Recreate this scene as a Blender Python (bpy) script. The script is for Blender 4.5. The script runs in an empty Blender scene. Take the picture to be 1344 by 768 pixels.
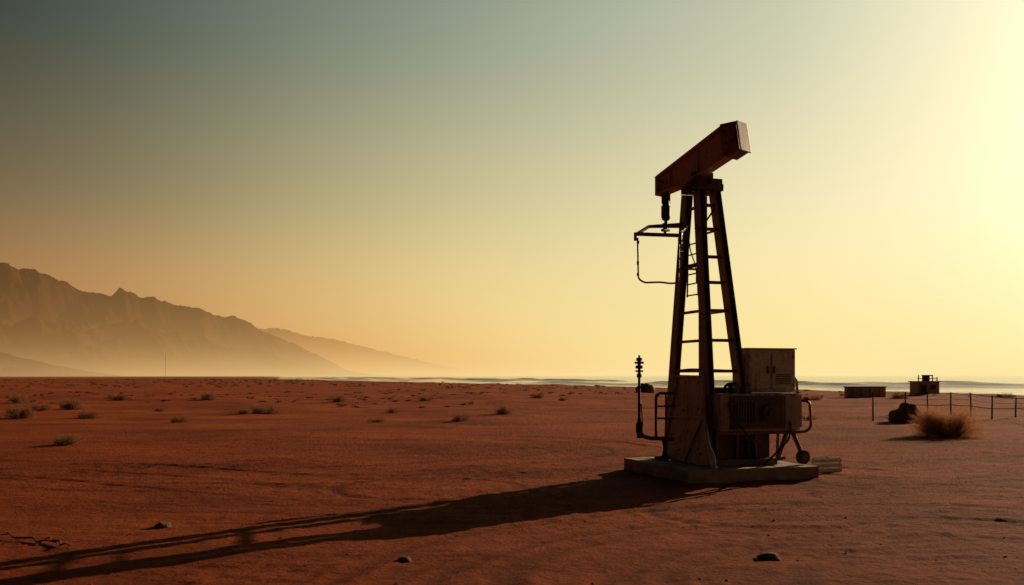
import bpy, bmesh, math, random
import numpy as np
from mathutils import Vector, Matrix, noise as mnoise
random.seed(7); rng=np.random.default_rng(7)
S=bpy.context.scene
S.view_settings.view_transform='Standard'
try: S.view_settings.look='None'
except: pass
S.view_settings.exposure=0
F=1307.0; H=2.0
def lin(c):
    o=[]
    for v in c:
        v=v/255.0
        o.append(v/12.92 if v<=0.04045 else ((v+0.055)/1.055)**2.4)
    return (o[0],o[1],o[2],1.0)
# ---------------- camera
cam=bpy.data.cameras.new('camera'); co=bpy.data.objects.new('camera',cam); S.collection.objects.link(co)
cam.lens=35.0; cam.sensor_width=36.0; cam.shift_y=0.0805; cam.clip_end=60000; cam.clip_start=0.1
co.location=(0,0,H); co.rotation_euler=(math.radians(90),0,0); S.camera=co
# ---------------- sun + sky
AZ=math.radians(42.0); EL=math.radians(14.6)
sd=Vector((math.sin(AZ)*math.cos(EL),math.cos(AZ)*math.cos(EL),math.sin(EL)))
sl=bpy.data.lights.new('sun','SUN'); sl.energy=5.0; sl.angle=math.radians(0.3); sl.color=(1.0,0.76,0.47)
so=bpy.data.objects.new('sun',sl); S.collection.objects.link(so)
so.rotation_euler=sd.to_track_quat('Z','Y').to_euler(); so.location=(40,45,30)
W=bpy.data.worlds.new('World'); S.world=W; W.use_nodes=True
nt=W.node_tree; N=nt.nodes; L=nt.links; N.clear()
def nd(t,**k):
    n=N.new(t)
    for a,b in k.items(): setattr(n,a,b)
    return n
out=nd('ShaderNodeOutputWorld'); bg=nd('ShaderNodeBackground'); L.new(bg.outputs[0],out.inputs[0])
bg.inputs[1].default_value=0.1
sky=nd('ShaderNodeTexSky'); sky.sky_type='NISHITA'; sky.sun_disc=False; sky.sun_elevation=EL; sky.sun_rotation=AZ
sky.dust_density=5.0; sky.air_density=1.5
tc=nd('ShaderNodeTexCoord'); nrm=nd('ShaderNodeVectorMath',operation='NORMALIZE'); L.new(tc.outputs['Generated'],nrm.inputs[0])
dot=nd('ShaderNodeVectorMath',operation='DOT_PRODUCT'); L.new(nrm.outputs[0],dot.inputs[0]); dot.inputs[1].default_value=sd
sep=nd('ShaderNodeSeparateXYZ'); L.new(nrm.outputs[0],sep.inputs[0])
def ramp(pts):
    m=nd('ShaderNodeMapRange'); m.inputs[1].default_value=-1; m.inputs[2].default_value=1
    L.new(dot.outputs['Value'],m.inputs[0])
    r=nd('ShaderNodeValToRGB'); L.new(m.outputs[0],r.inputs[0]); e=r.color_ramp.elements
    r.color_ramp.interpolation='B_SPLINE'
    for i,(d,c) in enumerate(pts):
        p=(d+1)/2
        if i<2: el=e[i]; el.position=p
        else: el=e.new(p)
        el.color=lin(c)
    return r
E0=ramp([(-1,(46,35,30)),(1,(255,236,184)),(.0,(72,52,40)),(.2,(154,104,64)),(.35,(194,134,82)),(.50,(230,178,108)),(.62,(248,212,138)),(.72,(255,230,156)),(.85,(255,231,156)),(.95,(255,229,158))])
E1=ramp([(-1,(24,26,26)),(1,(255,246,208)),(.0,(38,38,34)),(.2,(78,74,57)),(.35,(106,98,73)),(.48,(135,126,94)),(.6,(178,168,123)),(.72,(216,203,152)),(.86,(246,231,178)),(.95,(255,241,196))])
E2=ramp([(-1,(14,18,20)),(1,(255,246,215)),(.1,(28,34,33)),(.40,(52,64,60)),(.5,(73,88,80)),(.62,(110,123,110)),(.76,(149,160,142)),(.9,(198,201,174)),(.967,(236,230,194))])
def mixc(a,b,lo,hi,smooth=False):
    m=nd('ShaderNodeMapRange'); m.inputs[1].default_value=lo; m.inputs[2].default_value=hi
    if smooth: m.interpolation_type='SMOOTHSTEP'
    L.new(sep.outputs[2],m.inputs[0])
    x=nd('ShaderNodeMix',data_type='RGBA'); L.new(m.outputs[0],x.inputs[0]); L.new(a,x.inputs[6]); L.new(b,x.inputs[7])
    return x.outputs[2]
z3=nd('ShaderNodeRGB'); z3.outputs[0].default_value=lin((16,22,24))
c=mixc(E0.outputs[0],E1.outputs[0],-0.03,0.20,True); c=mixc(c,E2.outputs[0],0.08,0.36,True); c=mixc(c,z3.outputs[0],0.33,.52,True)
# solar aureole
mxx=nd('ShaderNodeMath',operation='MAXIMUM'); L.new(dot.outputs['Value'],mxx.inputs[0]); mxx.inputs[1].default_value=0
pw=nd('ShaderNodeMath',operation='POWER'); L.new(mxx.outputs[0],pw.inputs[0]); pw.inputs[1].default_value=34
au=nd('ShaderNodeVectorMath',operation='SCALE'); au.inputs[0].default_value=(.65,.54,.32); L.new(pw.outputs[0],au.inputs[3])
ada=nd('ShaderNodeVectorMath',operation='ADD'); L.new(c,ada.inputs[0]); L.new(au.outputs[0],ada.inputs[1])
sc=nd('ShaderNodeVectorMath',operation='SCALE'); L.new(ada.outputs[0],sc.inputs[0]); sc.inputs[3].default_value=10.0
mx=nd('ShaderNodeMix',data_type='RGBA'); mx.inputs[0].default_value=0.02; L.new(sc.outputs[0],mx.inputs[6]); L.new(sky.outputs[0],mx.inputs[7])
L.new(mx.outputs[2],bg.inputs[0])
# ---------------- materials
def newmat(name):
    m=bpy.data.materials.new(name); m.use_nodes=True; n=m.node_tree; b=n.nodes['Principled BSDF']; return m,n,b
def noise_node(n,scale,detail=6,rough=.6,vec=None,dist=0):
    t=n.nodes.new('ShaderNodeTexNoise'); t.inputs['Scale'].default_value=scale; t.inputs['Detail'].default_value=detail
    t.inputs['Roughness'].default_value=rough; t.inputs['Distortion'].default_value=dist
    if vec is not None: n.links.new(vec,t.inputs['Vector'])
    return t
def rampn(n,fac,pts):
    r=n.nodes.new('ShaderNodeValToRGB'); n.links.new(fac,r.inputs[0]); e=r.color_ramp.elements
    for i,(p,c) in enumerate(pts):
        if i<2: el=e[i]; el.position=p
        else: el=e.new(p)
        el.color=(c[0],c[1],c[2],1) if isinstance(c,tuple) else (c,c,c,1)
    return r
def mixn(n,f,a,b):
    x=n.nodes.new('ShaderNodeMix'); x.data_type='RGBA'
    for s,v in ((0,f),(6,a),(7,b)):
        if hasattr(v,'links'): n.links.new(v,x.inputs[s])
        else: x.inputs[s].default_value=v
    return x.outputs[2]
def bumpn(n,h,strength,dist):
    b=n.nodes['Principled BSDF']
    u=n.nodes.new('ShaderNodeBump'); u.inputs['Strength'].default_value=strength; u.inputs['Distance'].default_value=dist
    n.links.new(h,u.inputs['Height']); n.links.new(u.outputs[0],b.inputs['Normal']); return u
def wpos(n):
    g=n.nodes.new('ShaderNodeNewGeometry'); return g.outputs['Position']
def mapped(n,vec,scale,rot=(0,0,0)):
    m=n.nodes.new('ShaderNodeMapping'); m.inputs['Scale'].default_value=scale; m.inputs['Rotation'].default_value=rot
    n.links.new(vec,m.inputs['Vector']); return m.outputs[0]
def metal(name,paint,rust,amount=.5,scale=3.0,rough=.6,met=.25):
    m,n,b=newmat(name); p=wpos(n)
    n1=noise_node(n,scale,8,.68,p,.4)
    st=noise_node(n,scale*2,6,.6,mapped(n,p,(3,3,.35)))
    ad=n.nodes.new('ShaderNodeMath'); ad.operation='MULTIPLY_ADD'; n.links.new(st.outputs[0],ad.inputs[0]); ad.inputs[1].default_value=.5
    mu=n.nodes.new('ShaderNodeMath'); mu.operation='MULTIPLY'; n.links.new(n1.outputs[0],mu.inputs[0]); mu.inputs[1].default_value=.5
    n.links.new(mu.outputs[0],ad.inputs[2])
    r=rampn(n,ad.outputs[0],[(1-amount-.06,0.0),(1-amount+.05,1.0)])
    fine=noise_node(n,scale*9,6,.7,p)
    pr=rampn(n,fine.outputs[0],[(.3,tuple(x*.65 for x in paint)),(.7,tuple(x*1.15 for x in paint))])
    rr=rampn(n,fine.outputs[0],[(.3,tuple(x*.45 for x in rust)),(.72,tuple(x*1.35 for x in rust))])
    n.links.new(mixn(n,r.outputs[0],pr.outputs[0],rr.outputs[0]),b.inputs['Base Color'])
    b.inputs['Roughness'].default_value=rough; b.inputs['Metallic'].default_value=met
    bumpn(n,fine.outputs[0],.5,.012)
    return m
M_rust=metal('rusty_steel',(.12,.07,.05),(.20,.085,.045),.5,2.5,.5,.25)
M_dark=metal('dark_oily_steel',(.045,.033,.026),(.10,.05,.03),.45,3,.5,.25)
M_panel=metal('weathered_grey_paint',(.52,.46,.38),(.26,.15,.09),.43,2.2,.5,.0)
M_panel2=metal('weathered_tan_paint',(.36,.30,.235),(.18,.10,.055),.45,2.6,.5,.0)
M_beam=metal('faded_brown_beam_paint',(.42,.27,.18),(.26,.13,.075),.42,3.5,.45,.0)
M_pale=metal('galvanised_pipe',(.50,.45,.40),(.22,.13,.08),.33,6,.45,.15)
M_rubber,_,b_=newmat('black_rubber'); b_.inputs['Base Color'].default_value=(.02,.018,.016,1); b_.inputs['Roughness'].default_value=.8
def stone(name,c1,c2,scale,bs=.6,bd=.02):
    m,n,b=newmat(name); p=wpos(n); a=noise_node(n,scale,9,.68,p); r=rampn(n,a.outputs[0],[(.3,c1),(.68,c2)])
    n.links.new(r.outputs[0],b.inputs['Base Color']); b.inputs['Roughness'].default_value=.95; b.inputs['Specular IOR Level'].default_value=.15
    f=noise_node(n,scale*8,6,.7,p); bumpn(n,f.outputs[0],bs,bd); return m
M_conc=stone('dusty_concrete',(.22,.135,.085),(.46,.34,.24),2.2,.7,.02)
M_rock=stone('dark_rock',(.10,.06,.045),(.24,.15,.11),3,.9,.05)
M_clod=stone('earth_clods',(.18,.045,.016),(.34,.085,.028),4,.8,.02)
M_wall=stone('plastered_block',(.40,.31,.23),(.54,.43,.33),1.5,.5,.02)
M_crate=stone('faded_crate_plastic',(.55,.48,.42),(.70,.62,.54),5,.3,.01)
M_wood=stone('weathered_wood',(.06,.035,.022),(.13,.08,.05),5,.7,.01)
def shrubmat(name,c1,c2,tr=.3):
    m,n,b=newmat(name); p=wpos(n); a=noise_node(n,9,4,.6,p); r=rampn(n,a.outputs[0],[(.3,c1),(.7,c2)])
    n.links.new(r.outputs[0],b.inputs['Base Color']); b.inputs['Roughness'].default_value=.8
    t=n.nodes.new('ShaderNodeBsdfTranslucent'); n.links.new(r.outputs[0],t.inputs[0])
    mx=n.nodes.new('ShaderNodeMixShader'); mx.inputs[0].default_value=tr
    n.links.new(b.outputs[0],mx.inputs[1]); n.links.new(t.outputs[0],mx.inputs[2]); n.links.new(mx.outputs[0],n.nodes['Material Output'].inputs[0]); return m
M_tumble=shrubmat('dry_tumbleweed',(.34,.13,.055),(.54,.25,.11),.5)
M_shrub=shrubmat('dry_shrub',(.18,.07,.03),(.34,.15,.065),.4)
M_scrub=shrubmat('far_scrub',(.13,.05,.022),(.26,.10,.042),.35)
# ---------------- helpers
def mkobj(name,verts,faces,mat,parent=None,smooth=False):
    me=bpy.data.meshes.new(name); me.from_pydata([tuple(v) for v in verts],[],faces); me.update()
    if smooth:
        for p in me.polygons: p.use_smooth=True
    o=bpy.data.objects.new(name,me); S.collection.objects.link(o)
    if mat: me.materials.append(mat)
    if parent is not None:
        o.parent=parent; o.matrix_parent_inverse=Matrix.Translation(-Vector(parent.location))
    return o
def bev(o,w=.012,seg=2):
    m=o.modifiers.new('bevel','BEVEL'); m.width=w; m.segments=seg; m.limit_method='ANGLE'; return o
def empty(name,loc):
    e=bpy.data.objects.new(name,None); e.location=loc; e.empty_display_size=.3; S.collection.objects.link(e); return e
BF=[(0,3,2,1),(4,5,6,7),(0,1,5,4),(1,2,6,5),(2,3,7,6),(3,0,4,7)]
class Geo:
    def __init__(s): s.v=[]; s.f=[]
    def add(s,v,f):
        o=len(s.v); s.v+= [Vector(x) for x in v]; s.f+=[tuple(i+o for i in q) for q in f]; return s
    def box8(s,v): return s.add(v,BF)
    def bar(s,p,q,w,h,up=(0,0,1)):
        p=Vector(p); q=Vector(q); d=(q-p).normalized(); up=Vector(up)
        if abs(d.dot(up))>.97: up=Vector((.309,-.951,0)) 
        r=d.cross(up).normalized(); u=r.cross(d).normalized()
        a=r*w/2; b=u*h/2
        return s.add([p-a-b,p+a-b,q+a-b,q-a-b,p-a+b,p+a+b,q+a+b,q-a+b],BF)
    def tube(s,pts,r,n=10,caps=True):
        pts=[Vector(p) for p in pts]; rings=[]; o=len(s.v); pr=None
        for i,p in enumerate(pts):
            d=((pts[min(i+1,len(pts)-1)]-pts[max(i-1,0)])).normalized()
            if pr is None:
                a=Vector((0,0,1)) if abs(d.z)<.9 else Vector((1,0,0)); x=d.cross(a).normalized()
            else: x=(pr-d*pr.dot(d)).normalized()
            pr=x; y=d.cross(x)
            rr=r[i] if isinstance(r,(list,tuple)) else r
            for k in range(n):
                t=2*math.pi*k/n; s.v.append(p+x*math.cos(t)*rr+y*math.sin(t)*rr)
        for i in range(len(pts)-1):
            for k in range(n):
                a=o+i*n+k; b=o+i*n+(k+1)%n; s.f.append((a,b,b+n,a+n))
        if caps:
            s.f.append(tuple(o+k for k in reversed(range(n)))); s.f.append(tuple(o+(len(pts)-1)*n+k for k in range(n)))
        return s
    def obj(s,name,mat,parent=None,smooth=False,bw=None):
        o=mkobj(name,s.v,s.f,mat,parent,smooth)
        if bw: bev(o,bw)
        return o
def rounded(pts,r=.06,k=4):
    pts=[Vector(p) for p in pts]; o=[pts[0]]
    for i in range(1,len(pts)-1):
        a,b,c=pts[i-1],pts[i],pts[i+1]; ra=min(r,(a-b).length*.45,(c-b).length*.45)
        p=b+(a-b).normalized()*ra; q=b+(c-b).normalized()*ra
        for j in range(k+1):
            t=j/k; o.append(p.lerp(b,t).lerp(b.lerp(q,t),t))
    o.append(pts[-1]); return o
def P(px,py,D=19.5): return Vector(((px-672)*D/F, D, H+(492-py)*D/F))
C0=Vector((4.07,19.8,0)); TH=math.radians(18); U=Vector((math.cos(TH),math.sin(TH),0)); V=Vector((-math.sin(TH),math.cos(TH),0))
def Q(u,v,z): return C0+U*u+V*v+Vector((0,0,z))
def ubox(g,u0,u1,v0,v1,z0,z1):
    g.box8([Q(u0,v0,z0),Q(u1,v0,z0),Q(u1,v1,z0),Q(u0,v1,z0),Q(u0,v0,z1),Q(u1,v0,z1),Q(u1,v1,z1),Q(u0,v1,z1)]); return g
# ---------------- numpy noise
def hsh(ix,iy,seed):
    n=(ix.astype(np.int64)*374761393+iy.astype(np.int64)*668265263+seed*982451653)&0xffffffff
    n=((n^(n>>13))*1274126177)&0xffffffff; n=n^(n>>16); return (n&0xffffff)/float(0xffffff)
def vn(x,y,seed=0):
    ix=np.floor(x);iy=np.floor(y);fx=x-ix;fy=y-iy;fx=fx*fx*fx*(fx*(fx*6-15)+10);fy=fy*fy*fy*(fy*(fy*6-15)+10)
    a=hsh(ix,iy,seed);b=hsh(ix+1,iy,seed);c=hsh(ix,iy+1,seed);d=hsh(ix+1,iy+1,seed)
    return (a*(1-fx)+b*fx)*(1-fy)+(c*(1-fx)+d*fx)*fy
def fbm(x,y,o=4,seed=0,g=.5):
    s=0;a=1;t=0
    for i in range(o):
        s=s+a*vn(x,y,seed+i*17);t+=a;a*=g;x=x*2.03+11.3;y=y*2.03+5.7
    return s/t
def graded(lo,hi,step,mn,mx,gr=1.06):
    c=list(np.arange(lo,hi,step)); s=step;x=c[-1]
    while x<mx: s*=gr; x+=s; c.append(x)
    s=step;x=lo;l=[]
    while x>mn: s*=gr; x-=s; l.append(x)
    return np.array(l[::-1]+c)
def gridmesh(name,X,Y,Z,mat,smooth=True,attrs=None):
    ny,nx=X.shape; co=np.stack([X,Y,Z],-1).reshape(-1,3)
    idx=np.arange(nx*ny).reshape(ny,nx); f=np.stack([idx[:-1,:-1],idx[:-1,1:],idx[1:,1:],idx[1:,:-1]],-1).reshape(-1,4)
    me=bpy.data.meshes.new(name); me.vertices.add(len(co)); me.vertices.foreach_set('co',co.ravel().astype(np.float32))
    me.loops.add(f.size); me.loops.foreach_set('vertex_index',f.ravel().astype(np.int32))
    me.polygons.add(len(f)); me.polygons.foreach_set('loop_start',np.arange(0,f.size,4,dtype=np.int32)); 
    me.update(calc_edges=True); me.validate()
    me.polygons.foreach_set('use_smooth',np.full(len(me.polygons),smooth))
    if attrs:
        for k,a in attrs.items():
            at=me.attributes.new(k,'FLOAT','POINT'); at.data.foreach_set('value',a.ravel().astype(np.float32))
    o=bpy.data.objects.new(name,me); S.collection.objects.link(o); me.materials.append(mat); return o
def shore(x,y):
    xs=np.maximum(58-.437*(y-114),-.231*y)
    return (x-xs)/1.09
# ruts (world polylines)
def gp(px,py): D=F*H/(py-492); return ((px-672)*D/F,D)
ruts=[[gp(-40,577),gp(200,575),gp(420,572),gp(600,574),gp(720,580),gp(800,592),gp(770,603),gp(640,612),gp(450,622),gp(200,622),gp(-60,612)],
      [gp(1105,612),gp(1180,617),gp(1260,612),gp(1400,606)],
      [gp(1085,622),gp(1170,630),gp(1260,632),gp(1420,628)],
      [gp(1420,688),gp(1200,680),gp(1000,684),gp(860,700),gp(700,735),gp(640,790)],
      [gp(1420,712),gp(1220,702),gp(1020,708),gp(890,728),gp(790,775)],
      [gp(560,640),gp(640,626),gp(740,618),gp(812,610)],
      [gp(100,615),gp(260,628),gp(420,640),gp(560,640)],
      [gp(1420,655),gp(1250,650),gp(1120,655),gp(1000,670)]]
def smoothpl(p,n=14):
    p=[np.array(q) for q in p]; p=[2*p[0]-p[1]]+p+[2*p[-1]-p[-2]]; o=[]
    for i in range(1,len(p)-2):
        for t in np.linspace(0,1,n,endpoint=False):
            a,b,c,d=p[i-1],p[i],p[i+1],p[i+2]
            o.append(.5*((2*b)+(-a+c)*t+(2*a-5*b+4*c-d)*t*t+(-a+3*b-3*c+d)*t**3))
    o.append(p[-2]); return np.array(o)
def hfun(X,Y):
    near=np.clip(1-(np.hypot(X-4,Y-18)-40)/60,0,1)
    z=.12*(fbm(X*.12,Y*.12,3,3)-.5)+ .05*(fbm(X*.7,Y*.7,4,9)-.5)
    z+=near*(.022*(fbm(X*.22+Y*.06,Y*3.2+X*.25+3*fbm(X*.15,Y*.15,2,8),3,21)-.5)*(fbm(X*.2,Y*.3,2,5)*1.6))
    z+=near*.024*(fbm(X*6,Y*6,3,33,.6)-.5)
    patch=np.clip((fbm(X*.35,Y*.6,3,44)-.54)*5,0,1)*np.clip(1-(X-3)/3,0.15,1)
    z+=near*patch*.040*(fbm(X*4.5,Y*7,4,55,.65)-.45)
    mid=np.clip((Y-30)/30,0,1)*np.clip(1-(Y-300)/500,0,1)
    z+=mid*.6*np.clip(fbm(X*.22,Y*.22,3,61)-.50,0,1)
    dp=np.maximum(np.abs((X-C0.x)*U.x+(Y-C0.y)*U.y)-1.45,np.abs((X-C0.x)*V.x+(Y-C0.y)*V.y)-1.5)
    z=np.where(dp<1.0,z*np.clip(dp,0,1)+.0,z)
    z+=.06*np.exp(-(np.clip(dp,0,9)/.35)**2)*(fbm(X*1.5,Y*1.5,3,71))
    return z
def make_ground():
    xs=graded(-9,15,.045,-14000,14000,1.05); ys=graded(8.5,30,.045,-60,20000,1.05)
    X,Y=np.meshgrid(xs,ys); Z=hfun(X,Y)
    m=(Y<70)&(Y>3)&(np.abs(X)<40); xm=X[m];ym=Y[m]; dz=np.zeros(len(xm)); tone=np.zeros(len(xm))
    wob=.22*(fbm(xm*.5,ym*.5,2,91)-.5)+.05*(fbm(xm*3,ym*3,2,92)-.5)
    for ri,r in enumerate(ruts):
        pl=smoothpl(r,8); d=np.full(len(xm),1e9)
        for a,b in zip(pl[:-1],pl[1:]):
            ab=b-a; t=np.clip(((xm-a[0])*ab[0]+(ym-a[1])*ab[1])/max(ab@ab,1e-9),0,1)
            d=np.minimum(d,np.hypot(xm-a[0]-t*ab[0],ym-a[1]-t*ab[1]))
        d=d+wob; amp=np.clip(1.4*fbm(xm*.18,ym*.18,2,97+ri)+.05,0.35,1)
        for off,k in ((0,1.),(1.6,.9)):
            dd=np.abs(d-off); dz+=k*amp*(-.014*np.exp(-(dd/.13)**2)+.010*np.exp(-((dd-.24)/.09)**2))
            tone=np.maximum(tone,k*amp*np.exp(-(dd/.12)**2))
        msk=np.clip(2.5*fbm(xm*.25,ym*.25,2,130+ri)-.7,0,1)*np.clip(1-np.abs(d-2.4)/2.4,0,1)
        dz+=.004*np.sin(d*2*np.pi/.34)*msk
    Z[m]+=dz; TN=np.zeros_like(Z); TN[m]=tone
    s=shore(X,Y); Z-=np.clip((s+14)/40,0,1)**1.2*2.2
    mt,n,b=newmat('red_desert_earth'); p=wpos(n)
    big=noise_node(n,.13,5,.6,mapped(n,p,(1,1.6,1))); med=noise_node(n,1.1,8,.7,mapped(n,p,(.5,1.6,1)),.6); fin=noise_node(n,14,8,.72,p)
    c1=rampn(n,med.outputs[0],[(.28,(.19,.035,.0095)),(.50,(.39,.077,.020)),(.74,(.58,.140,.040))])
    c2=rampn(n,fin.outputs[0],[(.28,(.10,.020,.007)),(.72,(.54,.122,.035))])
    cc=mixn(n,.5,c1.outputs[0],c2.outputs[0])
    bb=rampn(n,big.outputs[0],[(.35,0.0),(.65,1.0)])
    dk=n.nodes.new('ShaderNodeMix'); dk.data_type='RGBA'; dk.blend_type='MULTIPLY'; dk.inputs[0].default_value=.9
    n.links.new(cc,dk.inputs[6]); g=rampn(n,bb.outputs[0],[(0,(.50,.43,.41)),(1,(1.1,1.05,1.0))]); n.links.new(g.outputs[0],dk.inputs[7])
    at=n.nodes.new('ShaderNodeAttribute'); at.attribute_name='beach'
    fc=mixn(n,at.outputs['Fac'],dk.outputs[2],(.27,.15,.075,1))
    a3=n.nodes.new('ShaderNodeAttribute'); a3.attribute_name='rut_tone'  # darker tone along the rut centre lines
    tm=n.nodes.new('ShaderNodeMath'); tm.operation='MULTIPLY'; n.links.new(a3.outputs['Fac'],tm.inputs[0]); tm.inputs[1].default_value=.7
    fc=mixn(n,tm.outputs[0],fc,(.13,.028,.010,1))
    n.links.new(fc,b.inputs['Base Color']); b.inputs['Roughness'].default_value=.95; b.inputs['Specular IOR Level'].default_value=.05
    f2=noise_node(n,45,6,.75,p); peb=n.nodes.new('ShaderNodeTexVoronoi'); peb.inputs['Scale'].default_value=16; n.links.new(p,peb.inputs['Vector'])
    a1=n.nodes.new('ShaderNodeMath'); a1.operation='MULTIPLY_ADD'; n.links.new(fin.outputs[0],a1.inputs[0]); a1.inputs[1].default_value=2.5; n.links.new(f2.outputs[0],a1.inputs[2])
    a2=n.nodes.new('ShaderNodeMath'); a2.operation='MULTIPLY_ADD'; n.links.new(peb.outputs[0],a2.inputs[0]); a2.inputs[1].default_value=-.7; n.links.new(a1.outputs[0],a2.inputs[2])
    bumpn(n,a2.outputs[0],.95,.036)
    return gridmesh('ground',X,Y,Z,mt,True,{'beach':np.clip((s+18)/16,0,1)*np.clip(1-(Y-500)/500,0,1),'rut_tone':TN})
make_ground()
def gz(x,y): return float(hfun(np.array([float(x)]),np.array([float(y)]))[0])
# ---------------- sea
def make_sea():
    ss=graded(-8,190,.6,-30,16000,1.06); tt=graded(-120,520,1.8,-3000,16000,1.07)
    s,t=np.meshgrid(ss,tt)
    n_=np.array([1,.437]);n_/=np.hypot(*n_); t_=np.array([-n_[1],n_[0]])
    X=58+n_[0]*s+t_[0]*t; Y=114+n_[1]*s+t_[1]*t
    Z=-.55+0*s; foam=np.zeros_like(s)
    Z+=.04*(fbm(s*.15,t*.05,3,3)-.5)*np.clip(1-s/600,0,1)
    for k,(s0,w,a) in enumerate([(3,2.0,.08),(13,3,.22),(27,3.5,.3),(44,4,.45),(66,5,.6),(95,5,.7),(135,6,.7)]):
        off=14*(fbm(t*.02,t*0+k,3,k*7+1)-.5)+2*(fbm(t*.2,t*0,2,k)-.5)
        am=np.clip((fbm(t*.03+k*9,t*0+k*3,3,50+k)-.42)*4,0,1.2)
        d=s-s0-off
        pr=np.where(d<0,np.exp(-(d/(w*.55))**2),np.exp(-(d/w)**2))
        Z+=a*am*pr
        foam=np.maximum(foam,np.where(d<0,np.exp(-(d/(w*2.8))**2),np.exp(-(d/(w*.7))**2))*np.clip(am+.3,0,1)*(.6+.6*fbm(s*.5,t*.3,3,k+70)))
    foam=np.maximum(foam,.9*np.exp(-((s-1)/7)**2))
    m,n,b=newmat('sea_water'); p=wpos(n)
    at=n.nodes.new('ShaderNodeAttribute'); at.attribute_name='foam'
    w=noise_node(n,.9,6,.65,p); fo=noise_node(n,.45,7,.7,p)
    mm=n.nodes.new('ShaderNodeMath'); mm.operation='MULTIPLY_ADD'; n.links.new(fo.outputs[0],mm.inputs[0]); mm.inputs[1].default_value=.8; n.links.new(at.outputs['Fac'],mm.inputs[2])
    r=rampn(n,mm.outputs[0],[(.60,0.0),(.95,1.0)])
    colr=mixn(n,r.outputs[0],(.34,.24,.16,1),(.90,.76,.62,1))
    n.links.new(colr,b.inputs['Base Color'])
    rr=rampn(n,r.outputs[0],[(0,.10),(1,.35)]); n.links.new(rr.outputs[0],b.inputs['Roughness'])
    b.inputs['Specular IOR Level'].default_value=1.0
    bumpn(n,w.outputs[0],.10,.05)
    tr=n.nodes.new('ShaderNodeBsdfTranslucent'); tr.inputs[0].default_value=(.98,.78,.58,1)
    fm=n.nodes.new('ShaderNodeMath'); fm.operation='MULTIPLY'; n.links.new(r.outputs[0],fm.inputs[0]); fm.inputs[1].default_value=.2
    ms=n.nodes.new('ShaderNodeMixShader'); n.links.new(fm.outputs[0],ms.inputs[0]); n.links.new(b.outputs[0],ms.inputs[1]); n.links.new(tr.outputs[0],ms.inputs[2]); n.links.new(ms.outputs[0],n.nodes['Material Output'].inputs[0])
    gridmesh('sea',X,Y,Z,m,True,{'foam':foam})
make_sea()
# ---------------- mountains
def range_mesh(name,prof,Dl,Dr,width,mat,seed,ns=420,nw=120,rough=.16):
    px=np.array([p[0] for p in prof],float); py=np.array([p[1] for p in prof],float)
    q=np.linspace(px[0],px[-1],ns); h=np.interp(q,px,py); D=Dl+(Dr-Dl)*(q-px[0])/(px[-1]-px[0])
    xr=(q-672)*D/F; Hh=np.maximum((493-h)*D/F,0)
    jag=fbm(xr*.03,D*.0,5,seed+3,.62)-.5; Hh=Hh*(1+.055*jag)+np.minimum(Hh*.15,9)*jag
    w=np.linspace(-1,1,nw); Wg,I=np.meshgrid(w,np.arange(ns),indexing='ij')
    dx=np.gradient(xr);dy=np.gradient(D);l=np.hypot(dx,dy);nx=-dy/l;ny=dx/l
    Xr=xr[I];Yr=D[I]; HH=Hh[I]; ww=width*(.35+.65*np.clip(HH/Hh.max(),0,1))
    X=Xr+nx[I]*Wg*ww; Y=Yr+ny[I]*Wg*ww
    sc_=1/ (width*.28)
    rid=1-np.abs(2*fbm(X*sc_*1.3,Y*sc_*.7,5,seed)-1); g=1-np.abs(2*fbm(X*sc_*3,Y*sc_*2,5,seed+5,.6)-1)
    fall=(1-np.abs(Wg))**1.25
    side=np.clip(np.abs(Wg)*3.2,0,1)
    Z=HH*fall*(1-side*.75*(1-rid)*1.3)-HH*.30*side*(1-g)*fall + HH*rough*.25*(g-.6)*(1-side) - 6*(np.abs(Wg)>.97)
    return gridmesh(name,X,Y,Z,mat,True)
def mountmat(name,c1,c2):
    m,n,b=newmat(name); p=wpos(n); a=noise_node(n,.006,10,.7,mapped(n,p,(1,1,2))); r=rampn(n,a.outputs[0],[(.35,c1),(.65,c2)])
    n.links.new(r.outputs[0],b.inputs['Base Color']); b.inputs['Roughness'].default_value=1; b.inputs['Specular IOR Level'].default_value=0
    f=noise_node(n,.03,8,.7,p); bumpn(n,f.outputs[0],.6,10); return m
M_m=mountmat('mountain_rock',(.038,.016,.009),(.078,.034,.019))
range_mesh('mountain_range',[(-500,300),(-350,322),(-200,318),(-100,340),(-60,350),(-20,343),(0,345),(12,346),(25,352),(45,350),(62,362),(80,369),(125,386),(146,384),(157,376),(166,383),(180,385),(200,388),(225,397),(250,403),(275,409),(290,417),(305,416),(320,421),(350,436),(385,450),(420,468),(455,486),(490,493)],2100,3200,900,M_m,5)
range_mesh('distant_mountain_range',[(200,438),(300,430),(345,431),(365,430),(385,436),(430,444),(480,455),(530,468),(580,480),(640,492)],6500,7500,1500,M_m,15,260,60)
range_mesh('foothill',[(-300,440),(-150,450),(-60,455),(0,460),(60,476),(110,486),(170,494)],1600,1800,330,M_m,25,260,70)
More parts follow.
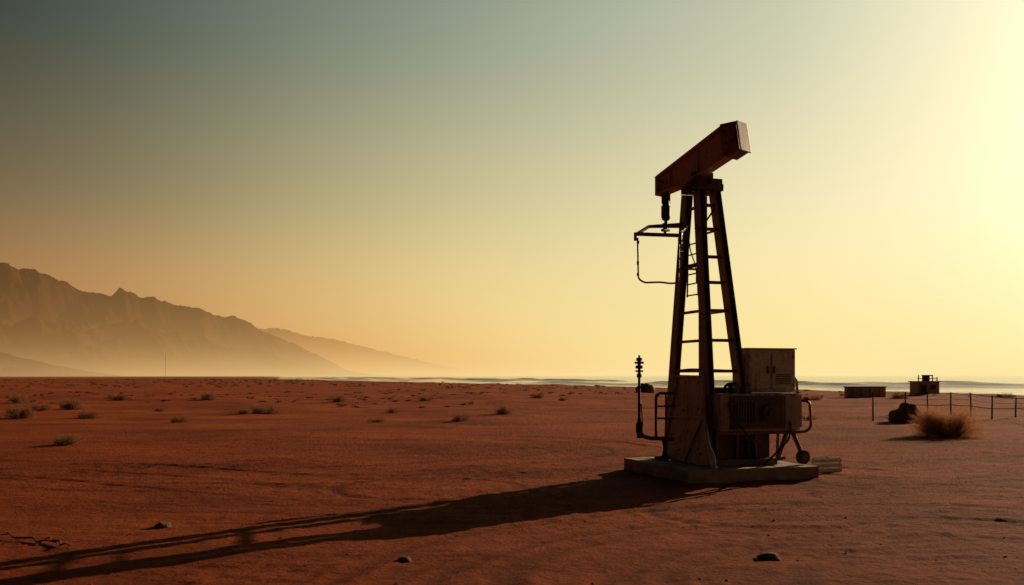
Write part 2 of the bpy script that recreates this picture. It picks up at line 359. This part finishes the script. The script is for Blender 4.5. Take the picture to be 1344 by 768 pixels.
# ---------------- haze: volumes over the coastal plain, airlight put in as emission, density falling with height
def make_haze(name,box,terms,xf,yf,Jl,Jr,jx,step):
    m=bpy.data.materials.new(name); m.use_nodes=True; n=m.node_tree; n.nodes.clear(); K=n.links.new
    def M(op,a,b=None):
        x=n.nodes.new('ShaderNodeMath'); x.operation=op
        for i,v in enumerate((a,b)):
            if v is None: continue
            if hasattr(v,'links'): K(v,x.inputs[i])
            else: x.inputs[i].default_value=v
        return x.outputs[0]
    def SM(v,a,b):
        x=n.nodes.new('ShaderNodeMapRange'); x.interpolation_type='SMOOTHSTEP'; K(v,x.inputs[0]); x.inputs[1].default_value=a; x.inputs[2].default_value=b; return x.outputs[0]
    g=n.nodes.new('ShaderNodeNewGeometry'); s=n.nodes.new('ShaderNodeSeparateXYZ'); K(g.outputs['Position'],s.inputs[0])
    X,Y,Z=s.outputs; d=None
    for dens,hs in terms:
        e1=M('MULTIPLY',M('EXPONENT',M('MULTIPLY',Z,-1./hs)),dens); d=e1 if d is None else M('ADD',d,e1)
    d=M('MULTIPLY',d,SM(Y,yf[0],yf[1])); d=M('MULTIPLY',d,M('SUBTRACT',1.0,SM(Y,yf[2],yf[3])))
    if xf: d=M('MULTIPLY',d,M('SUBTRACT',1.0,SM(X,xf[0],xf[1])))
    d=M('MULTIPLY',d,M('SUBTRACT',1.0,SM(Z,box[5]*.6,box[5]*.98)))
    a=n.nodes.new('ShaderNodeVolumeAbsorption'); a.inputs[0].default_value=(0,0,0,1); K(d,a.inputs[1])
    e=n.nodes.new('ShaderNodeEmission'); K(d,e.inputs[1])
    mixr=n.nodes.new('ShaderNodeMix'); mixr.data_type='RGBA'; K(SM(X,jx[0],jx[1]),mixr.inputs[0]); mixr.inputs[6].default_value=lin(Jl); mixr.inputs[7].default_value=lin(Jr); K(mixr.outputs[2],e.inputs[0])  # glow colour runs from orange to cream, standing in for sun scatter
    ad=n.nodes.new('ShaderNodeAddShader'); K(a.outputs[0],ad.inputs[0]); K(e.outputs[0],ad.inputs[1]); o=n.nodes.new('ShaderNodeOutputMaterial'); K(ad.outputs[0],o.inputs['Volume'])
    try: m.cycles.volume_step_rate=step
    except Exception as ex: print(ex)
    gg=Geo(); x0,x1,y0,y1,z0,z1=box
    gg.box8([(x0,y0,z0),(x1,y0,z0),(x1,y1,z0),(x0,y1,z0),(x0,y0,z1),(x1,y0,z1),(x1,y1,z1),(x0,y1,z1)]); gg.obj(name,m)
make_haze('mountain_haze',(-7500,640,820,8000,-12,900),[(.00078,42),(.00044,190)],(-900,620),(820,1700,6000,7900),(154,84,46),(246,194,118),(-1900,250),.8)
make_haze('sea_haze',(-7400,7500,300,9000,-11,55),[(.00055,16)],None,(300,1300,8000,8900),(212,142,84),(255,230,164),(-1200,200),.6)
# ---------------- concrete pad
g=Geo(); ubox(g,-1.37,1.37,-1.42,1.42,-.08,.27); pad=g.obj('concrete_pad',M_conc); 
bm=bmesh.new(); bm.from_mesh(pad.data); bmesh.ops.subdivide_edges(bm,edges=bm.edges[:],cuts=24,use_grid_fill=True)
for v in bm.verts:
    k=mnoise.noise(v.co*3)*.014+mnoise.noise(v.co*11)*.009; v.co+=Vector((k,k*.6,k))
bm.to_mesh(pad.data); bm.free()
# ---------------- pumpjack
PJ=empty('oil_pumpjack',(C0.x,C0.y,0))
top={'BL':Vector((3.51,19.95,5.6)),'FL':Vector((3.665,19.5,5.6)),'FR':Vector((3.99,19.6,5.6)),'BR':Vector((3.84,20.05,5.6))}
bot={'BL':Q(-.43,1.25,.27),'FL':Q(-.56,-.81,.27),'FR':Q(.28,-.81,.27),'BR':Q(.36,1.2,.27)}
def leg(k,z): t=(z-.27)/(5.6-.27); return bot[k].lerp(top[k],t)
for k in top:
    g=Geo(); a,b=bot[k],top[k]; w=.145 if k in('FL','BL','FR') else .11
    g.bar(a,b,w,.035,up=V); g.bar(a+U*(w/2-.012),b+U*(w/2-.012),.024,w*1.6,up=V); g.bar(a-U*(w/2-.012),b-U*(w/2-.012),.024,w*1.6,up=V)
    g.obj('tower_leg_'+k.lower(),M_rust,PJ,bw=.004)
def zz(py,D=19.4): return H+(492-py)*D/F
g=Geo()
for py in (268,300,337,371,408,447,487,523): g.bar(leg('FL',zz(py)),leg('FR',zz(py)),.06,.06)
for py in (270,347,408,447,487,530): g.bar(leg('BL',zz(py)),leg('FL',zz(py)),.045,.055)
for py in (300,408,520): g.bar(leg('FR',zz(py)),leg('BR',zz(py)),.03,.04)
for py in (347,487): g.bar(leg('BL',zz(py)),leg('BR',zz(py)),.03,.04)
g.bar(leg('FR',zz(268)),leg('FL',zz(300)),.03,.03)
g.obj('tower_crossbars',M_rust,PJ,bw=.004)
g=Geo() # access ladder on left side
def lf(f,z): return leg('BL',z).lerp(leg('FL',z),f)-U*.05
g.tube([lf(.42,zz(388)),lf(.38,zz(300))],.016); g.tube([lf(.86,zz(388)),lf(.86,zz(300))],.016)
for py in (318,332,345,358,371,386): g.tube([lf(.40,zz(py)),lf(.86,zz(py))],.014)
g.obj('ladder',M_dark,PJ,True)
g=Geo()
for k in top: 
    p=bot[k]; g.box8([p+U*a+V*b+Vector((0,0,z)) for z in(0,.03) for a,b in((-.13,-.13),(.13,-.13),(.13,.13),(-.13,.13))])
g.obj('foot_plates',M_dark,PJ,bw=.004)
# saddle / bearing
g=Geo()
def pbox(g,x0,y0,x1,y1,D,dep):
    a=P(x0,y0,D);b=P(x1,y1,D); x0,x1=a.x,b.x; z1,z0=a.z,b.z
    cx=(x0+x1)/2; h=(x1-x0)/2/math.cos(TH)*.9
    vs=[]
    for z in(z0,z1):
        for s_,t_ in((-1,-1),(1,-1),(1,1),(-1,1)): vs.append(Vector((cx,D,z))+U*h*s_+V*dep/2*t_)
    g.box8(vs)
pbox(g,900,244,943,253,19.7,.62); pbox(g,903,228,933,245,19.65,.36); pbox(g,926,236,945,250,19.6,.30)
g.tube([P(917,238,19.35),P(917,238,19.95)],.13,20); g.tube([P(917,238,19.30),P(917,238,19.36)],.07,16)
for a in ((907,241),(928,241)): g.tube([P(a[0],a[1],19.40),P(a[0],a[1],19.47)],.03,8)
g.obj('saddle_bearing',M_dark,PJ,bw=.01)
# walking beam
def DB(px): return 20.1-(px-867)*1.2/98
def BP(px,py): return P(px,py,DB(px))
bd=(BP(965,184)-BP(867,246)); bh=Vector((bd.x,bd.y,0)).normalized(); bn=Vector((-bh.y,bh.x,0))
def prism(g,pts,wd,off=0):
    n=len(pts); v=[p+bn*(off-wd/2) for p in pts]+[p+bn*(off+wd/2) for p in pts]
    f=[tuple(range(n)),tuple(reversed(range(n,2*n)))]+[(i,(i+n),((i+1)%n)+n,(i+1)%n) for i in range(n)]
    g.add(v,f)
g=Geo()
T=[(865,235),(952,167)]; B_=[(866,257),(905,241),(958,205)]
prism(g,[BP(865,235),BP(865,257),BP(905,240),BP(956,205),BP(952,168)],.09)
g.bar(BP(864.5,234.5),BP(953,166),.27,.045); g.bar(BP(866,256),BP(906,239.5),.27,.045); g.bar(BP(904,240.5),BP(958,205),.27,.045)
for t in (.2,.62):
    a=BP(*[T[0][i]+(T[1][i]-T[0][i])*t for i in(0,1)])
    pxx=T[0][0]+(T[1][0]-T[0][0])*t; lo=np.interp(pxx,[866,905,958],[256,240,205]); g.bar(BP(pxx,lo),a,.22,.02,up=bh)
g.bar(BP(866,257.5),BP(866,233.5),.27,.05,up=bh)
g.obj('walking_beam',M_beam,PJ,bw=.006)
g=Geo()
prism(g,[BP(951,165),BP(955,205),BP(961,208.5),BP(977,198),BP(972,160.5)],.36)
prism(g,[BP(954,169),BP(957,202),BP(962,204),BP(974,196),BP(970,165)],.41)
g.bar(BP(973,160),BP(979,199),.36,.03,up=bh)
g.obj('horsehead_counterweight',M_rust,PJ,bw=.012)
g=Geo()
for px,py in((957,175),(960,190),(967,170),(969,187),(872,240),(872,250)):
    p=BP(px,py); g.tube([p-bn*.235,p-bn*.20],.022,6); 
g.tube([BP(872,240)-bn*.15,BP(872,240)+bn*.15],.02,8)
g.obj('beam_bolts',M_dark,PJ)
# hanger
g=Geo(); Dh=20.0
g.bar(P(874,254,Dh),P(874,267,Dh),.17,.06); g.tube([P(874,264,Dh),P(874,270,Dh)],.075,14)
g.tube([P(874,269,Dh),P(874,272,Dh),P(874,285,Dh),P(874,289,Dh)],[.06,.095,.095,.07],16)
g.tube([P(874,289,Dh),P(874,293,Dh),P(873,293.5,Dh),P(873,298,Dh),P(873,301,Dh),P(873,309,Dh)],[.035,.035,.055,.055,.03,.03],12)
g.tube([P(868,272,Dh),P(880,272,Dh)],.03,8); g.tube([P(869,302,Dh-.1),P(878,302,Dh+.1)],.03,8)
g.obj('rod_hanger',M_dark,PJ)
# bridle frame
A=P(836,307,19.3);B=P(852,297,20.2);C=P(900,297,20.0);D_=P(893,309,19.3)
g=Geo(); g.tube(rounded([A,B,C],.08),.035); g.tube([A,A.lerp(D_,.5),D_],.038); g.tube([D_,C],.03); g.tube([B+Vector((.1,0,.015)),C+Vector((0,0,.06))],.022)
g.tube([A+Vector((-.03,0,.03)),A+Vector((-.03,0,-.13))],.03,8); g.tube([D_+Vector((0,0,.04)),D_+Vector((0,0,-.16))],.035,8)
g.tube([P(893,305,19.35),P(902,297,19.6)],.03)
g.obj('bridle_frame',M_rust,PJ)
g=Geo(); g.tube(rounded([P(837,312,19.3),P(837.5,340,19.3),P(838,366,19.3),P(846,371,19.3),P(866,370,19.3),P(880,372,19.3),P(890,371,19.3),P(891,340,19.3),P(891,312,19.3)],.09,5),.018,8)
g.tube([P(891,330,19.3),P(896,330,19.4)],.012,6)
for py in (318,345,360): 
    g.tube([P(837.5,py-2,19.3),P(837.5,py+2,19.3)],.026,8)
g.tube([P(912,300,19.5),P(918,280,19.5),P(926,262,19.5)],.012,6)
g.tube(rounded([P(903,300,19.3),P(906,330,19.3),P(914,350,19.25),P(914,372,19.2)],.15,5),.012,6)
g.obj('hanging_cable_loop',M_dark,PJ)
# machinery body
g=Geo(); ubox(g,.27,1.38,-.65,-.13,1.66,2.50); g.obj('control_cabinet',M_panel,PJ,bw=.02)
g=Geo(); ubox(g,.25,1.40,-.67,-.11,2.50,2.525)
ubox(g,.31,.78,-.668,-.648,1.72,2.44); ubox(g,.84,1.34,-.668,-.648,1.72,2.44)
ubox(g,.252,.272,-.60,-.18,1.74,2.42)
g.obj('cabinet_doors',M_panel,PJ,bw=.006)
g=Geo()
for z in np.arange(1.82,2.0,.035): ubox(g,.92,1.26,-.682,-.666,z,z+.014)
for u,z in((.74,2.1),(.88,2.1)): ubox(g,u-.012,u+.012,-.70,-.667,z-.07,z+.07)
for z in(1.8,2.36): ubox(g,.318,.338,-.68,-.667,z-.04,z+.04); ubox(g,1.315,1.335,-.68,-.667,z-.04,z+.04)
g.obj('cabinet_fittings',M_dark,PJ,bw=.003)
g=Geo(); ubox(g,-.5,1.2,-1.0,-.38,.93,1.645); g.obj('engine_housing',M_panel2,PJ,bw=.02)
g=Geo(); ubox(g,-.28,.86,-1.03,-1.002,.98,1.60); ubox(g,-.22,.28,-1.045,-1.031,1.04,1.54)
g.tube([Q(.55,-1.03,1.28),Q(.55,-1.09,1.28)],.17,28); g.tube([Q(.55,-1.09,1.28),Q(.55,-1.12,1.28)],.07,18)
for u in np.arange(-.16,.24,.06): ubox(g,u,u+.02,-1.06,-1.045,1.10,1.48)
g.obj('engine_front_panel',M_dark,PJ,bw=.006)
g=Geo(); ubox(g,.90,1.18,-1.03,-1.002,.98,1.60); ubox(g,1.22,1.36,-.9,-.45,.98,1.62); g.obj('engine_end_cover',M_panel2,PJ,bw=.01)
g=Geo(); ubox(g,-.503,-.49,-.95,-.45,.98,1.6); 
g.obj('engine_side_panel',M_panel,PJ,bw=.004)
g=Geo(); ubox(g,-.45,.72,-.78,.62,.25,.94); ubox(g,-.3,.62,-.3,.95,.9,1.75); g.obj('gearbox_pedestal',M_dark,PJ,bw=.02)
g=Geo(); ubox(g,-.52,.80,-.92,-.80,.272,.40); ubox(g,-.05,.0,-.83,-.79,.4,.93);ubox(g,.35,.40,-.83,-.79,.4,.93); ubox(g,-.52,1.34,-.9,-.84,.86,.93); g.obj('skid_rails',M_rust,PJ,bw=.01)
# gusset plate on left
g=Geo(); pts=[(-1.02,.275),(.94,.275),(.30,2.0),(-.66,1.99),(-.74,1.25)]
v=[Q(-.69,a,b) for a,b in pts]+[Q(-.635,a,b) for a,b in pts]; n=5
g.add(v,[tuple(reversed(range(n))),tuple(range(n,2*n))]+[(i,(i+1)%n,(i+1)%n+n,i+n) for i in range(n)])
g.obj('side_support_plate',M_panel2,PJ,bw=.008)
g=Geo()
for a,b in (((.94,.30),(.30,2.0)),((-1.0,.30),(-.74,1.25)),((-.74,1.25),(-.66,1.97)),((.30,1.98),(-.66,1.97)),((.62,1.15),(-.74,1.2)),((.0,.32),(-.72,1.2))):
    g.bar(Q(-.71,*a),Q(-.71,*b),.05,.04)
for a,b in((-.5,1.85),(0,1.85),(.1,1.3),(-.5,1.35),(.3,.5),(-.6,.5),(-.1,.9),(.6,.8)): g.tube([Q(-.69,a,b),Q(-.72,a,b)],.025,6)
g.obj('support_ribs',M_panel2,PJ,bw=.005)
g=Geo(); g.tube(rounded([P(927,566,18.6),P(930,585,18.5),P(937,598,18.45),P(938,613,18.4)],.1),.035,10); g.tube([P(938,611,18.4),P(938,616,18.4)],.055,10)
g.obj('drain_pipe',M_pale,PJ,True)
# railings
g=Geo(); Dl=20.0
g.tube(rounded([P(893,516,Dl),P(866,516,Dl),P(861,519,Dl),P(861,549,Dl),P(861,568,Dl)],.08),.03)
g.tube([P(861,549,Dl),P(885,549,Dl)],.022); g.tube([P(861,533,Dl),P(886,533,Dl)],.018)
g.tube(rounded([P(840,566,19.9),P(843,572,19.9),P(852,575,19.8),P(884,576,19.6)],.1),.04)
g.tube([P(870,576,19.8),P(876,604,20.3)],.03); g.tube([P(874,516,Dl),P(874,575,19.9)],.02); g.tube([P(861,568,Dl),P(861,576,19.8)],.03)
g.bar(P(862,601,20.4),P(882,598,20.6),.14,.08)
g.tube(rounded([P(885,487,20.),P(908,485,19.5),P(962,487,19.3)],.1),.028)
g.obj('left_handrail',M_rust,PJ)
g=Geo(); Dr=19.6
g.tube(rounded([Q(1.34,-.45,1.95),Q(1.46,-.45,1.97),Q(1.50,-.50,1.9),Q(1.50,-.6,1.05),Q(1.44,-.7,.95),Q(1.15,-.8,.93)],.1),.03)
g.tube(rounded([Q(1.38,-.85,1.50),Q(1.53,-.9,1.48),Q(1.55,-.92,1.0),Q(1.45,-.92,.90),Q(1.1,-.92,.90)],.1),.03)
g.obj('right_handrail',M_rust,PJ)
g=Geo()
g.bar(Q(1.15,-.88,.90),Q(1.34,-.95,.42),.09,.07); g.bar(Q(1.05,-.85,.90),Q(.82,-.9,.40),.07,.06); g.bar(Q(.7,-.88,.36),Q(.98,-.88,.40),.08,.06)
g.bar(Q(1.15,-.4,.95),Q(1.25,-.2,.28),.06,.06)
g.obj('outrigger_struts',M_rust,PJ,bw=.006)
g=Geo(); wc=Q(1.31,-1.0,.41); g.tube([wc-V*.05,wc-V*.04,wc+V*.04,wc+V*.05],[.11,.135,.135,.11],24); g.obj('wheel_tyre',M_rubber,PJ)
g=Geo(); g.tube([wc-V*.07,wc+V*.07],.05,14); g.tube([wc-V*.055,wc-V*.052],.085,18); g.obj('wheel_hub',M_rust,PJ)
# misc hoses
g=Geo()
g.tube(rounded([Q(-.3,-1.0,1.5),Q(-.35,-1.12,1.3),Q(-.1,-1.12,1.0),Q(.2,-1.08,.7),Q(.3,-.95,.35)],.15),.02,8)
g.tube(rounded([Q(1.0,-1.05,1.1),Q(.95,-1.12,.8),Q(.7,-1.1,.55),Q(.5,-.95,.3)],.15),.02,8)
g.tube(rounded([Q(.3,-.4,1.65),Q(.1,-.5,1.85),Q(-.1,-.5,1.8),Q(-.2,-.6,1.62)],.1),.03,8)
g.tube([Q(-.1,-.7,1.645),Q(-.1,-.7,1.85)],.05,12); g.tube([Q(.12,-.8,1.645),Q(.12,-.8,1.74)],.07,12)
g.obj('hoses',M_rubber,PJ)
# ---------------- standpipe
SP=empty('valve_standpipe',(P(839,0,20.).x,20.,0)); g=Geo()
def SPt(py,dx=0): return P(839+dx,py,20.)
prof=[(575,.05),(569,.05),(568,.07),(556,.07),(554,.045),(548,.03),(496,.026),(495,.05),(491,.05),(490,.03),(484,.03),(483.5,.075),(480,.075),(479,.035),(474,.035),(473.5,.06),(470,.06),(469,.02),(466,.02)]
g.tube([SPt(a) for a,b in prof],[b for a,b in prof],14)
g.tube([SPt(476,-6),SPt(476,6)],.022,8); g.tube([SPt(487,-5),SPt(487,5)],.018,8); g.tube([SPt(508,-3),SPt(508,3)],.02,8)
g.tube([SPt(530)+Vector((.04,0,0)),SPt(560)+Vector((.07,0,0))],.012,6)
g.obj('pipe_and_valves',M_dark,SP)
# ---------------- crate
cx,cy=6.42,20.75; CR=empty('slatted_crate',(cx,cy,0)); g=Geo(); zc=gz(cx,cy)-.01
def cb(g,x0,x1,y0,y1,z0,z1): g.box8([Vector((cx,cy,zc))+U*x+V*y+Vector((0,0,z)) for z in(z0,z1) for x,y in((x0,y0),(x1,y0),(x1,y1),(x0,y1))])
for i,z in enumerate((.02,.12,.22)):
    cb(g,-.36,.36,-.25,-.235,z,z+.07); cb(g,-.36,.36,.235,.25,z,z+.07); cb(g,-.36,-.345,-.23,.23,z,z+.07); cb(g,.345,.36,-.23,.23,z,z+.07)
for x in(-.34,.30): 
    for y in(-.232,.192): cb(g,x,x+.04,y,y+.04,0,.33)
cb(g,-.34,.34,-.23,.23,.01,.03)
g.obj('slats',M_crate,CR,bw=.004)
# ---------------- shrubs
def shrub_mesh(name,w,h,n,mat,seed,tw=.012,bare=.5):
    r=random.Random(seed); v=[];f=[]
    lob=[(r.uniform(-.35,.35)*w,r.uniform(-.3,.3)*w,r.uniform(.7,1.05)) for _ in range(5)]
    for i in range(n):
        lx,ly,ls=r.choice(lob); a=r.uniform(0,2*math.pi); e=math.asin(r.uniform(.0,1)); L_=r.uniform(.65,1.0)*ls
        p=Vector((lx*.35,ly*.35,0)); d=Vector((math.cos(a)*math.cos(e),math.sin(a)*math.cos(e),math.sin(e)))
        tgt=Vector((lx+d.x*w*.33*L_,ly+d.y*w*.33*L_,max(.02,d.z*h*.95*L_)))
        k=4; pts=[p.lerp(tgt,t/k) for t in range(k+1)]
        st=r.randint(0,2)
        cur=Vector((r.uniform(-1,1),r.uniform(-1,1),r.uniform(0,1)))*w*.06
        for t in range(k+1): pts[t]=pts[t]+cur*math.sin(math.pi*t/k)
        sdv=Vector((r.uniform(-1,1),r.uniform(-1,1),r.uniform(-1,1))).normalized()*tw
        for t in range(st,k):
            o=len(v); q=1-.6*t/k; q2=1-.6*(t+1)/k; v+=[pts[t]-sdv*q,pts[t]+sdv*q,pts[t+1]+sdv*q2,pts[t+1]-sdv*q2]; f.append((o,o+1,o+2,o+3))
        for _ in range(4):
            t=r.uniform(.45,1.0); b=p.lerp(tgt,t)+cur*math.sin(math.pi*t); dd=Vector((r.uniform(-1,1),r.uniform(-1,1),r.uniform(-.4,1)))*w*.09*r.random()**.5
            s2=Vector((r.uniform(-1,1),r.uniform(-1,1),r.uniform(-1,1))).normalized()*tw*.7
            o=len(v); v+=[b-s2,b+s2,b+dd+s2*.3,b+dd-s2*.3]; f.append((o,o+1,o+2,o+3))
    for q in v:
        if q.z<0: q.z=0.0
    me=bpy.data.meshes.new(name); me.from_pydata([tuple(q) for q in v],[],f); me.materials.append(mat); return me
def place(name,me,x,y,s=1,rot=0):
    o=bpy.data.objects.new(name,me); o.location=(x,y,gz(x,y)-.01); o.scale=(s,s,s) if not isinstance(s,tuple) else s; o.rotation_euler=(0,0,rot); S.collection.objects.link(o); return o
tb=shrub_mesh('tumbleweed',2.2,1.38,2200,M_tumble,3,.0065); x,y=gp(1266,576); place('tumbleweed',tb,x,y+.9)
kinds=[shrub_mesh('shrub_kind',1.0,.5,420,M_shrub,20+i,.008) for i in range(4)]
sh=[(603,555,32),(660,546,34),(517,542,27),(492,555,22),(345,544,40),(318,545,26),(232,555,27),(207,540,22),(110,551,30),(75,586,42),(12,552,50),(85,538,45),(45,540,34),(-40,560,50),(1070,527,26),(1062,553,20),(705,524,22),(440,528,30),(20,530,40),(150,526,34),(270,527,30),(740,527,16),(1325,523,24),(560,527,22),(1185,524,24),(890,522,20)]
for i,(a,b,wp) in enumerate(sh):
    x,y=gp(a,b); s=wp*y/F; place('desert_shrub',kinds[i%4],x,y+s*.4,(s,s,s*random.uniform(.75,1.05)),random.uniform(0,6))
# low mass of scrub
v=[];f=[]
r=random.Random(5)
for i in range(2200):
    y=60+380*r.random()**1.1; x=r.uniform(-.62,.62)*y
    if shore(np.array([x]),np.array([y]))[0]>-16: continue
    if y<85 and x>0: continue
    if vn(np.array([x*.05]),np.array([y*.05]),3)[0]<.42: continue
    s=r.uniform(.25,.8)*(.5+y/300); z0=gz(x,y)
    for k in range(26):
        a=r.uniform(0,6.28); e=r.uniform(.1,1.5); d=Vector((math.cos(a)*math.cos(e)*.7,math.sin(a)*math.cos(e)*.7,math.sin(e)*.28))*s*r.uniform(.6,1.1)
        sdv=Vector((r.uniform(-1,1),r.uniform(-1,1),r.uniform(-1,1)))*.09*s
        o=len(v); p=Vector((x,y,z0)); v+=[p+d*.15-sdv,p+d*.15+sdv,p+d+sdv*.6,p+d-sdv*.6]; f.append((o,o+1,o+2,o+3))
mkobj('distant_scrub',v,f,M_scrub)
# ---------------- rocks
def rockgeo(g,c,r,seed,sub=2,flat=.6):
    bm=bmesh.new(); bmesh.ops.create_icosphere(bm,subdivisions=sub,radius=1); sv=Vector((seed*1.7,seed*.3,seed))
    vs=[]
    for q in bm.verts:
        k=1+.38*mnoise.noise(q.co*1.3+sv)+.18*mnoise.noise(q.co*3.1+sv); p=q.co*k; p.z*=flat; vs.append(c+p*r)
    g.add(vs,[tuple(w.index for w in t.verts) for t in bm.faces]); bm.free()
g=Geo(); r=random.Random(11)
for i in range(2600):
    y=8.8+ (r.random()**1.6)*26; x=r.uniform(-.62,.62)*y
    if vn(np.array([x*.5]),np.array([y*.7]),13)[0]<r.random()*.9: continue
    if abs((x-C0.x)*U.x+(y-C0.y)*U.y)<1.5 and abs((x-C0.x)*V.x+(y-C0.y)*V.y)<1.5: continue
    s=.006+.018*r.random()**5
    rockgeo(g,Vector((x,y,gz(x,y)+s*.1)),s,r.uniform(0,99),1,r.uniform(.35,.6))
g.obj('scattered_clods',M_clod)
for i,(a,b,wp) in enumerate([(1015,736,30),(530,740,18),(210,694,20)]):
    x,y=gp(a,b); s=wp*y/F/2; g=Geo(); rockgeo(g,Vector((x,y+s,gz(x,y+s)+s*.1)),s,i*3.3,3,.5); g.obj('rock',M_rock,smooth=True)
for (a,b,c_,d_) in [(0,706,72,716),(60,709,90,722)]:
    x0,y0=gp(a,b);x1,y1=gp(c_,d_); g=Geo(); n=7
    pts=[Vector((x0+(x1-x0)*t/n,y0+(y1-y0)*t/n+.05*math.sin(t*2.1),gz(x0+(x1-x0)*t/n,y0+(y1-y0)*t/n)+.015+.03*abs(math.sin(t*1.3)))) for t in range(n+1)]
    g.tube(pts,[.005+.008*math.sin(math.pi*(t+.5)/(n+1)) for t in range(n+1)],6); g.obj('dry_branch',M_wood)
# boulder (domed)
x,y=gp(1198,555); g=Geo(); rockgeo(g,Vector((x,y+.7,.10)),.72,14.2,4,.85); bo=g.obj('boulder',M_rock,smooth=True)
x,y=gp(849,516); g=Geo(); rockgeo(g,Vector((x,y+.7,.25)),1.05,8.2,3,.85); g.obj('boulder',M_rock,smooth=True)
# ---------------- fence
FE=empty('wire_fence',(17,44,0)); g=Geo(); gw=Geo()
fp=[(1146,553,515),(1188,545,515),(1218,548,517),(1248,547,517),(1275,549,517),(1302,551,520),(1333,549,523),(1380,553,520),(1430,553,520)]
tops=[]
for i,(a,b,t) in enumerate(fp):
    x,y=gp(a,b); h=(b-t)*y/F; z=gz(x,y); lean=random.uniform(-.05,.05)
    g.tube([Vector((x,y,-.1)),Vector((x+lean*.5,y,z+h*.5)),Vector((x+lean,y,z+h))],[.04,.035,.03],8); tops.append((x,y,z,h,lean))
for a,b in zip(tops[1:-1],tops[2:]):
    for k,rr in((.95,.02),(.45,.02),(.7,.008)):
        p=Vector((a[0]+a[4]*k,a[1]-.04,a[2]+a[3]*k)); q=Vector((b[0]+b[4]*k,b[1]-.04,b[2]+b[3]*k)); gw.tube([p,p.lerp(q,.5)-Vector((0,0,.02)),q],rr,6)
g.obj('posts',M_wood,FE); gw.obj('rails',M_wood,FE)
# ---------------- hut and low tank wall
x,y=gp(1219,519); HU=empty('utility_hut',(x,y+1,0)); sx=2.15
def hb(g,x0,x1,y0,y1,z0,z1,c=None):
    c=c or Vector((x,y+1,0)); g.box8([c+Vector((a,b,z)) for z in(z0,z1) for a,b in((x0,y0),(x1,y0),(x1,y1),(x0,y1))])
g=Geo(); hb(g,-1.05,1.05,-1,1,-.2,1.3); g.obj('walls',M_wall,HU,bw=.03)
g=Geo(); hb(g,-1.15,1.15,-1.1,1.1,1.3,1.4); g.obj('roof',M_wall,HU,bw=.02)
g=Geo(); hb(g,-.75,-.2,-1.03,-1.003,0,1.05); hb(g,.2,.7,-1.03,-1.003,.6,1.0); g.obj('door_and_window',M_wood,HU)
g=Geo()
for a in(-.9,-.2,.45,.9):
    g.tube([Vector((x+a,y+.2,1.4)),Vector((x+a,y+.2,2.0 if a<.6 else 1.8))],.05,6)
g.tube([Vector((x-.6,y+.2,1.95)),Vector((x+.5,y+.2,1.95))],.06,6); g.tube([Vector((x-1,y+.2,1.65)),Vector((x+.95,y+.2,1.65))],.04,6)
hb(g,-.45,.15,-.9,-.5,1.4,1.9)
g.obj('roof_railing',M_dark,HU)
x2,y2=gp(1138,522); LW=empty('low_block_wall',(x2,y2+.5,0)); g=Geo(); c2=Vector((x2,y2+.5,0))
hb(g,-1.68,1.68,-.45,.45,-.2,.92,c2); g.obj('wall_body',M_wall,LW,bw=.03)
g=Geo(); hb(g,-1.74,1.74,-.5,.5,.92,1.0,c2); 
for a in (-1.2,-.4,.4,1.2): hb(g,a-.06,a+.06,-.52,-.455,0,.915,c2)
g.obj('coping_and_piers',M_wall,LW,bw=.02)
# radio mast, far left (faint in the photograph)
MX,MY=(217-672)*1100/F,1100.; MA=empty('radio_mast',(MX,MY,0)); g=Geo(); hh=27
for i in range(3):
    a=i*2.094; g.tube([Vector((MX+.5*math.cos(a),MY+.5*math.sin(a),-1)),Vector((MX+.1*math.cos(a),MY+.1*math.sin(a),hh))],.07,5)
for z in range(2,26,2):
    w=.5-.4*z/27; ps=[Vector((MX+w*math.cos(i*2.094),MY+w*math.sin(i*2.094),z)) for i in range(3)]
    for i in range(3): g.tube([ps[i],ps[(i+1)%3]],.04,4)
g.obj('lattice',M_rust,MA)
print('done')
